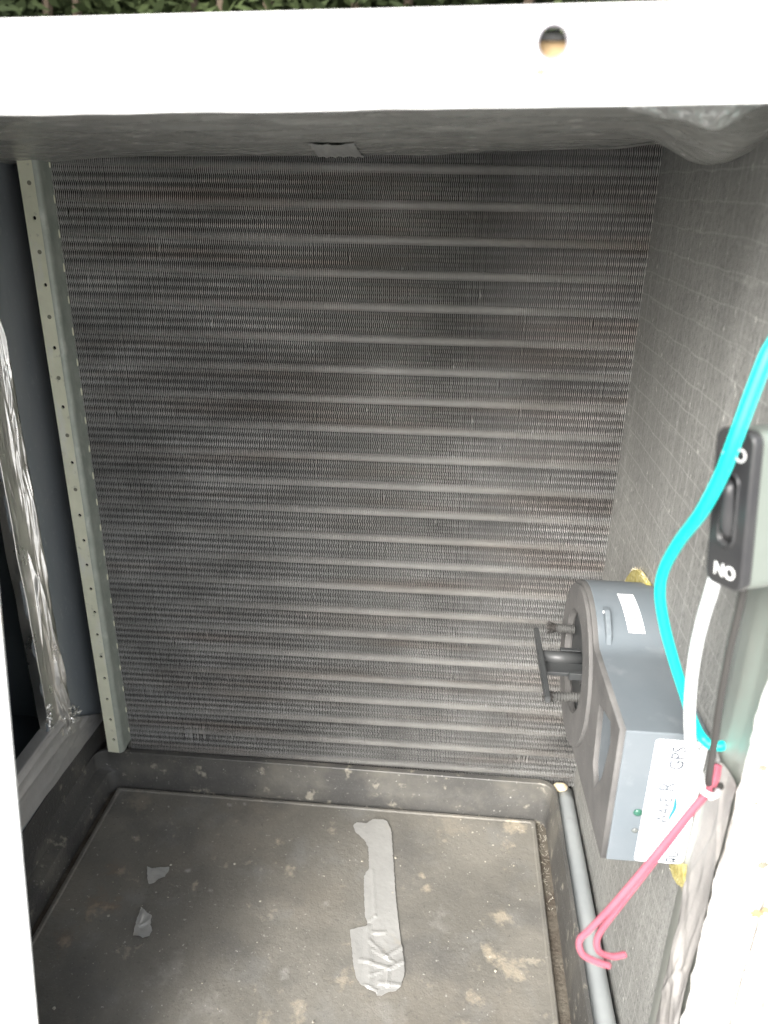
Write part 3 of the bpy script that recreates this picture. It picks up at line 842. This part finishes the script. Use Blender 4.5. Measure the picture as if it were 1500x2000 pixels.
# brushes on ridged stems, T shaped wiper arm
def brush(base, tip):
    base, tip = Vector(base), Vector(tip); d = tip - base
    n = 44; path = [base + d*(k/n) for k in range(n + 1)]
    st = obj("brush_stem", tube_mesh(path, [.0032 + .00035*(1 if k % 4 < 2 else -1) for k in range(n + 1)], 14), M['stem'], ion, False)
    bm = bmesh.new(); rs = random.Random(int(base.y*1e5))
    dn = d.normalized(); e1 = dn.orthogonal().normalized(); e2 = dn.cross(e1)
    for _ in range(170):
        a = rs.uniform(0, 6.283); rr = .0027*math.sqrt(rs.random())
        q0 = tip - dn*.003 + (e1*math.cos(a) + e2*math.sin(a))*rr
        q1 = q0 + dn*rs.uniform(.005, .0095) + (e1*math.cos(a) + e2*math.sin(a))*rs.uniform(0, .0038)
        w = e1*math.cos(a + 1.57) + e2*math.sin(a + 1.57)
        bm.faces.new([bm.verts.new(v) for v in (q0 - w*.0002, q0 + w*.0002, q1 + w*.00012, q1 - w*.00012)])
    obj("bristles", bm, M['bristle'], st)
b1 = at(1128, 1230, 2, .250); b2 = at(1128, 1361, 2, .230)
brush((XA - .002, b1.y, b1.z), at(1083, 1226, 1, b1.y))
brush((XA - .002, b2.y, b2.z), at(1076, 1360, 1, b2.y))
tc = at(1133, 1287, 2, .2435); XT = .3850
te = Vector((XT, tc.y, tc.z))
arm = obj("wiper_arm", tube_mesh([Vector((XA, tc.y, tc.z)), Vector((XT, tc.y, tc.z))], .0046, 16), M['plastic_dark'], ion, True)
obj("arm_web", box_bm((XT, tc.y - .016, tc.z - .0045), (XA, tc.y + .001, tc.z - .0015), bevel=.0006), M['plastic_dark'], arm)
obj("arm_rib", box_bm((XT + .014, tc.y + .0045, tc.z - .002), (XA, tc.y + .0085, tc.z + .0035), bevel=.0006), M['plastic_dark'], arm)
obj("arm_rib", box_bm((XT + .017, tc.y - .021, tc.z - .004), (XA, tc.y - .017, tc.z + .0015), bevel=.0006), M['plastic_dark'], arm)
e0, e1_ = at(1047, 1230, 0, XT - .001), at(1070, 1368, 0, XT - .001)
ctr = (e0 + e1_)/2
def bar(name, a, b, w, t, m, parent):
    a, b = Vector(a), Vector(b); d = (b - a).normalized(); x = Vector((1, 0, 0)); n = d.cross(x).normalized()
    bm = bmesh.new()
    A = [[bm.verts.new(p + x*sx*t*k + n*sn*w*k) for sx, sn in ((-.5,-.5),(.5,-.5),(.5,.5),(-.5,.5))] for p, k in ((a, .85), (a.lerp(b, .5), 1.0), (b, .85))]
    for q0, q1 in zip(A, A[1:]):
        for k in range(4): bm.faces.new((q0[k], q0[(k+1) % 4], q1[(k+1) % 4], q1[k]))
    bm.faces.new(A[0]); bm.faces.new(list(reversed(A[-1])))
    bmesh.ops.recalc_face_normals(bm, faces=list(bm.faces))
    bmesh.ops.bevel(bm, geom=list(bm.edges), offset=.0006, segments=2, affect='EDGES')
    return obj(name, bm, m, parent)
bar("wiper_bar", e0, e1_, .0056, .0040, M['plastic_dark'], arm)
obj("screw_head", cyl_bm((XA - .0016, b2.y + .006, b2.z + .008), (XA - .0035, b2.y + .006, b2.z + .008), .0026, 14), M['plastic_black'], ion)
# rib tab on the drum
def drum(a, r): return (cy + r*math.cos(math.radians(a)), cz + r*math.sin(math.radians(a)))
pts = [drum(110, R - .001), drum(110, R + .0035), drum(114, R + .0052), drum(120, R + .0050), drum(130, R + .0036), drum(138, R - .001)]
extrude(pts, XA + .0045, XA + .0080, M['plastic'], "rib_tab", ion, .0006)
yt, zt = drum(114, R + .0030)
obj("rivet", cyl_bm((XA + .0046, yt, zt), (XA + .0038, yt, zt), .0009, 10), M['label'], ion)
# faint moulding line and paper sticker over the drum
def stick(u, v):
    a = 94 + v*32; x = (.4298 + .0105*u) + v*.0030
    y, z = drum(a, R + .00025); return (x, y, z)
sk = obj("sticker", grid_bm(stick, 3, 16), M['label'], ion, True)
rs = random.Random(9)
bm = bmesh.new()
for k in range(9):
    v = .22 + .075*k; u0 = .35 + rs.uniform(-.05, .05); u1 = .62 + rs.uniform(-.08, .08); dv = rs.uniform(.010, .03)
    def sp(u, v):
        a = 94 + v*32; y, z = drum(a, R + .00040); return (.4298 + .0105*u + v*.0030, y, z)
    bm.faces.new([bm.verts.new(sp(a, b)) for a, b in ((u0, v), (u1, v), (u1, v + dv), (u0, v + dv))])
obj("sticker_print", bm, M['ink'], sk)
def seam(u, v):
    y, z = drum(101 + .8*v, R + .00022); return (XA + .001 + u*.0165, y, z)
obj("moulding_line", grid_bm(seam, 2, 3), M['plastic'], ion)
# front label and its lettering (reads bottom to top)
fa, fb = Vector((0, -.2825, .2822)), Vector((0, -.2855, .1935))
fz = (fa - fb).normalized(); fn = Vector((1, 0, 0)).cross(fz)   # outward is -y
if fn.y > 0: fn = -fn
def front(x, t): return Vector((x, fb.y + (fa.y - fb.y)*t, fb.z + (fa.z - fb.z)*t))
def rrect(w, h, r, n=5):
    pts = []
    for cx, cy_, a0 in ((w/2 - r, h/2 - r, 0), (-w/2 + r, h/2 - r, 90), (-w/2 + r, -h/2 + r, 180), (w/2 - r, -h/2 + r, 270)):
        for k in range(n + 1):
            a = math.radians(a0 + 90*k/n); pts.append((cx + r*math.cos(a), cy_ + r*math.sin(a)))
    return pts
LX0, LX1 = .4292, .4566
lc = front((LX0 + LX1)/2, .485) + fn*.0003
tilt = .010
lx = Vector((math.cos(tilt), 0, -math.sin(tilt))).normalized(); lz = fn.cross(lx)
if lz.z < 0: lz = -lz
lab = plate("label", rrect(LX1 - LX0, .0835, .002), [], .0003, (lc, lx, lz), M['label'], ion)
def on_label(px, py):
    p = at(px, py, 1, lc.y) - lc
    return lc + lx*p.dot(lx) + lz*p.dot(lz) + fn*.0004
LF = lambda px, py: (on_label(px, py), lz, -lx)    # text runs upward, letter tops to the left
lettering("lettering", "GPS", .0108, LF(1326, 1483), M['ink'], lab, .85)
lettering("lettering", "R", .0125, LF(1305, 1537), M['ink_pale'], lab, .9)
lettering("lettering", "iWAVE", .0098, LF(1297, 1584), M['ink_pale'], lab, .66, bold=.0001)
lettering("lettering", "\u042fU", .0085, LF(1313, 1670), M['ink'], lab, .75, bold=.0001)
lettering("lettering", "DMC", .0045, LF(1364, 1470), M['ink_pale'], lab, .9)
lettering("lettering", "12", .0045, LF(1352, 1510), M['ink_pale'], lab, .9)
sw = [on_label(px, py) for px, py in ((1316, 1552), (1319, 1565), (1316, 1580), (1309, 1592), (1305, 1603))]
bm = bmesh.new(); prev = None
cs = catmull(sw, 6)
for k, p in enumerate(cs):
    w = .0010*math.sin(math.pi*(k + .4)/(len(cs)))
    pr_ = (bm.verts.new(p - lx*w), bm.verts.new(p + lx*w))
    if prev: bm.faces.new((prev[0], prev[1], pr_[1], pr_[0]))
    prev = pr_
obj("swoosh", bm, M['teal'], lab)
bm = bmesh.new()
rs = random.Random(2)
for k in range(9):
    p = on_label(1352 + rs.uniform(-8, 14), 1580 + k*11); w, h = .0004, rs.uniform(.001, .003)
    bm.faces.new([bm.verts.new(p + lx*a*w + lz*b*h) for a, b in ((-1,-1),(1,-1),(1,1),(-1,1))])
obj("fine_print", bm, M['ink_pale'], lab)
for px, py, r, mm, hgt in ((1246, 1587, .0026, 'green_led', .0014), (1240, 1622, .0019, 'grey_led', .0010)):
    p = at(px, py, 1, front(0, (at(px, py, 1, -.284).z - fb.z)/(fa.z - fb.z)).y)
    bm = bmesh.new(); bmesh.ops.create_uvsphere(bm, u_segments=16, v_segments=10, radius=1)
    for v in bm.verts: v.co = p + Vector((v.co.x*r, v.co.y*hgt, v.co.z*r*.95))
    obj("indicator_light", bm, M[mm], ion, True)

# torn glass wool behind the drum and under the box
def wool(name, pix, label, mid, seed, thick=.003):
    rs = random.Random(seed); pts = [at(px, py, 0, W - .0012) for px, py in pix]
    root = tag(empty(name), label, "insulation", "torn insulation on the right wall")
    o = plate("wool_core", [(p.y, p.z) for p in pts], [], thick, ((W - .0012 - thick/2, 0, 0), (0, 1, 0), (0, 0, 1)), M['yellow'], root, .0004)
    bm = bmesh.new()
    for a, b in zip(pts, pts[1:] + pts[:1]):
        for _ in range(18):
            p = a.lerp(b, rs.random()) - Vector((thick*rs.random(), 0, 0)); d = Vector((rs.uniform(-.5, .2), rs.uniform(-1, 1), rs.uniform(-.4, 1.2))).normalized()*rs.uniform(.0015, .0045)
            q = d.orthogonal().normalized()*rs.uniform(.0002, .0005)
            bm.faces.new([bm.verts.new(v) for v in (p - q, p + q, p + d)])
    obj("loose_fibre", bm, M['wool'], root)
wool("insulation_tuft", [(1228,1140),(1233,1128),(1240,1119),(1246,1113),(1252,1114),(1259,1121),(1264,1130),(1272,1142)], "torn yellow glass wool poking out above the round end of the ionizer", 0, 4)
wool("insulation_tuft", [(1318,1690),(1347,1690),(1347,1728),(1342,1732),(1333,1726),(1325,1712)], "small yellow glass wool patch under the bottom corner of the labelled ionizer box", 0, 6)

# ------------------------------------------------------------------ switch
swi = tag(empty("rocker_switch"), "black and grey on off rocker switch hanging upside down by the right jamb", "switch")
sc_ = at(1431, 995, 1, -.340)
n_ = Vector((-math.sin(math.radians(68)), -math.cos(math.radians(68)), 0))
v_ = Vector((-n_.y, n_.x, 0));  v_ = v_ if v_.x > 0 else -v_       # towards the viewer and right
up = (Vector((0, 0, 1))*math.cos(.15) - v_*math.sin(.15)).normalized()
v_ = up.cross(n_); v_ = v_ if v_.x > 0 else -v_
HW, HH = .0092, .0305
fs_ = (sc_, v_, up)                     # v_ x up
nn = v_.cross(up)                        # thickness axis of plate()
sgn = 1 if nn.dot(n_) > 0 else -1
def swp(name, loop, thick, dn, m, parent, bevel=.0006, holes=[]):
    return plate(name, loop, holes, thick, (sc_ + n_*dn, v_, up), m, parent, bevel)
swp("switch_body", rrect(HW*2 - .0008, HH*2 - .001, .0035), .024, -.0150, M['switch_body'], swi, .0012)
caps = lambda w, h: rrect(w, h, w*.499, 8)
fp = swp("switch_plate", rrect(HW*2, HH*2, .004), .0030, -.0005, M['plastic_black'], swi, .0010, [caps(.0088, .0290)])
swp("rocker_well", caps(.0092, .0294), .0010, -.0022, M['plastic_black'], swi, 0)
def ringf(u, v):
    L_ = caps(.0088, .0290); k = u*len(L_); i = int(k) % len(L_); j = (i + 1) % len(L_); f = k - int(k)
    x = L_[i][0]*(1-f) + L_[j][0]*f; y = L_[i][1]*(1-f) + L_[j][1]*f
    a = math.pi*v; s = 1 + .16*math.cos(a); s2 = 1 + .05*math.cos(a)
    return sc_ + v_*x*s + up*y*s2 + n_*(.0018 + .0011*math.sin(a))
obj("bezel_ring", grid_bm(ringf, 54, 8), M['plastic_black'], fp, True)
def rock(u, v):
    y = (v - .5)*.0245; w = .0033*math.sqrt(max(0, 1 - (abs(2*v - 1))**5)); x = (u - .5)*2*w
    return sc_ + v_*x + up*y + n_*(.0012 + .0042*math.sqrt(max(0, 1 - (2*u - 1)**2*.9))*(1 - abs(2*v-1)**6) + .0012*(v - .5)*2)
obj("rocker", grid_bm(rock, 12, 24), M['plastic_black'], swi, True)
tu, tv = -v_, -up
def swt(body, t, off=0): return lettering("lettering", body, .0074, (sc_ + up*t + v_*off + n_*.0022, tu, tv), M['switch_text'], fp, 1.0, bold=.00008, depth=.00008, mirror=False)
swt("ON", -.0243, .0008); swt("OFF", .0222, .0006)

# ------------------------------------------------------------------ wires
def wire(name, pts, r, m, label, cat, group=None, n=10):
    P_ = [at(px, py, 1, y) for px, py, y in pts]
    return tag(obj(name, tube_mesh(catmull(P_, n), r, 14), m, None, True), label, cat, group)
wire("green_wire", [(1590,330,-.300),(1582,450,-.318),(1562,560,-.338),(1530,640,-.348),(1500,690,-.350),(1470,765,-.352),(1435,860,-.354),(1410,925,-.352),(1370,1000,-.345),(1325,1060,-.325),(1297,1112,-.308),(1289,1160,-.302),(1298,1222,-.300),(1316,1290,-.300),(1335,1350,-.300),(1350,1398,-.300),(1368,1436,-.301),(1390,1456,-.305),(1420,1455,-.305), (1455,1446,-.298)], .0025, M['wire_green'],
     "bright turquoise green wire curving past the switch down to the ionizer box", "wire")
wire("white_wire", [(1396,1130,-.335),(1388,1160,-.335),(1374,1205,-.330),(1358,1275,-.322),(1349,1350,-.316),(1347,1420,-.312),(1353,1475,-.310),(1370,1525,-.310),(1392,1556,-.312)], .0027, M['wire_white'],
     "white wire coming out of the bottom of the switch", "wire")
wire("black_wire", [(1452,1150,-.334),(1444,1190,-.334),(1425,1270,-.333),(1408,1360,-.332),(1395,1450,-.330),(1386,1505,-.328),(1384,1530,-.326),(1393,1541,-.322),(1408,1535,-.318)], .0017, M['wire_black'],
     "thin dark wire dropping straight from the switch to the tied bundle", "wire")
wire("red_wire", [(1399,1492,-.322),(1394,1520,-.324),(1381,1545,-.328),(1350,1582,-.334),(1303,1640,-.342),(1250,1705,-.352),(1198,1766,-.361),(1155,1812,-.368),(1132,1836,-.372),(1137,1862,-.374),(1160,1876,-.374),(1190,1886,-.373)], .0015, M['wire_red'],
     "faded red wire of the pair with the wider bend at its loose end", "wire", "pair of red wires")
wire("red_wire", [(1404,1494,-.319),(1398,1524,-.321),(1383,1548,-.325),(1351,1587,-.331),(1307,1645,-.338),(1257,1709,-.347),(1209,1771,-.355),(1176,1814,-.361),(1165,1840,-.365),(1172,1860,-.367),(1196,1868,-.367),(1221,1864,-.365)], .0015, M['wire_red'],
     "faded red wire of the pair with the tighter bend, its end reaching farther right", "wire", "pair of red wires")
wire("cable_tie", [(1368,1536,-.334),(1374,1546,-.338),(1386,1553,-.339),(1398,1553,-.336),(1402,1545,-.330)], .0013, M['wire_white'],
     "short white tie holding the red and dark wires together", "cable tie")

# ------------------------------------------------------------------ hedge behind the cabinet
hd = tag(empty("hedge"), "blurred green hedge behind and above the cabinet", "hedge")
rs = random.Random(31)
bm = bmesh.new()
for _ in range(80000):
    x = rs.uniform(-2.2, 2.4); z = rs.uniform(-.55, 1.40); y = 1.35 + abs(rs.gauss(0, .22)) + .12*noise.noise(Vector((x*2.5, 0, z*2.5)))
    if noise.noise(Vector((x*3, 5, z*4))) < -.28: y += .25
    c = Vector((x, y, z)); a = Vector((rs.uniform(-1, 1), rs.uniform(-1, .2), rs.uniform(-.6, 1))).normalized(); b = a.orthogonal().normalized()
    l, w = rs.uniform(.016, .03), rs.uniform(.007, .012)
    bm.faces.new([bm.verts.new(v) for v in (c - a*l, c + b*w, c + a*l, c - b*w)])
for _ in range(26000):
    c = Vector((rs.uniform(-2.6, 2.8), rs.uniform(1.75, 2.1), rs.uniform(.55, 1.5))); a = Vector((rs.uniform(-1, 1), rs.uniform(-.3, .3), rs.uniform(-1, 1))).normalized(); b = a.orthogonal().normalized()
    l, w = rs.uniform(.03, .06), rs.uniform(.02, .035)
    bm.faces.new([bm.verts.new(v) for v in (c - a*l, c + b*w, c + a*l, c - b*w)])
obj("foliage", bm, M['leaf'], hd)
bm = bmesh.new()
for k in range(26):
    x = -2.1 + k*.17 + rs.uniform(-.04, .04)
    t = tube_mesh(catmull([(x, 1.55, -.6), (x + rs.uniform(-.05,.05), 1.55, 0), (x + rs.uniform(-.1,.1), 1.5, .7), (x + rs.uniform(-.15,.15), 1.5, 1.2)], 3), .012, 6)
    me_ = bpy.data.meshes.new("t"); t.to_mesh(me_); t.free(); bm.from_mesh(me_); bpy.data.meshes.remove(me_)
obj("stems", bm, M['stemwood'], hd)
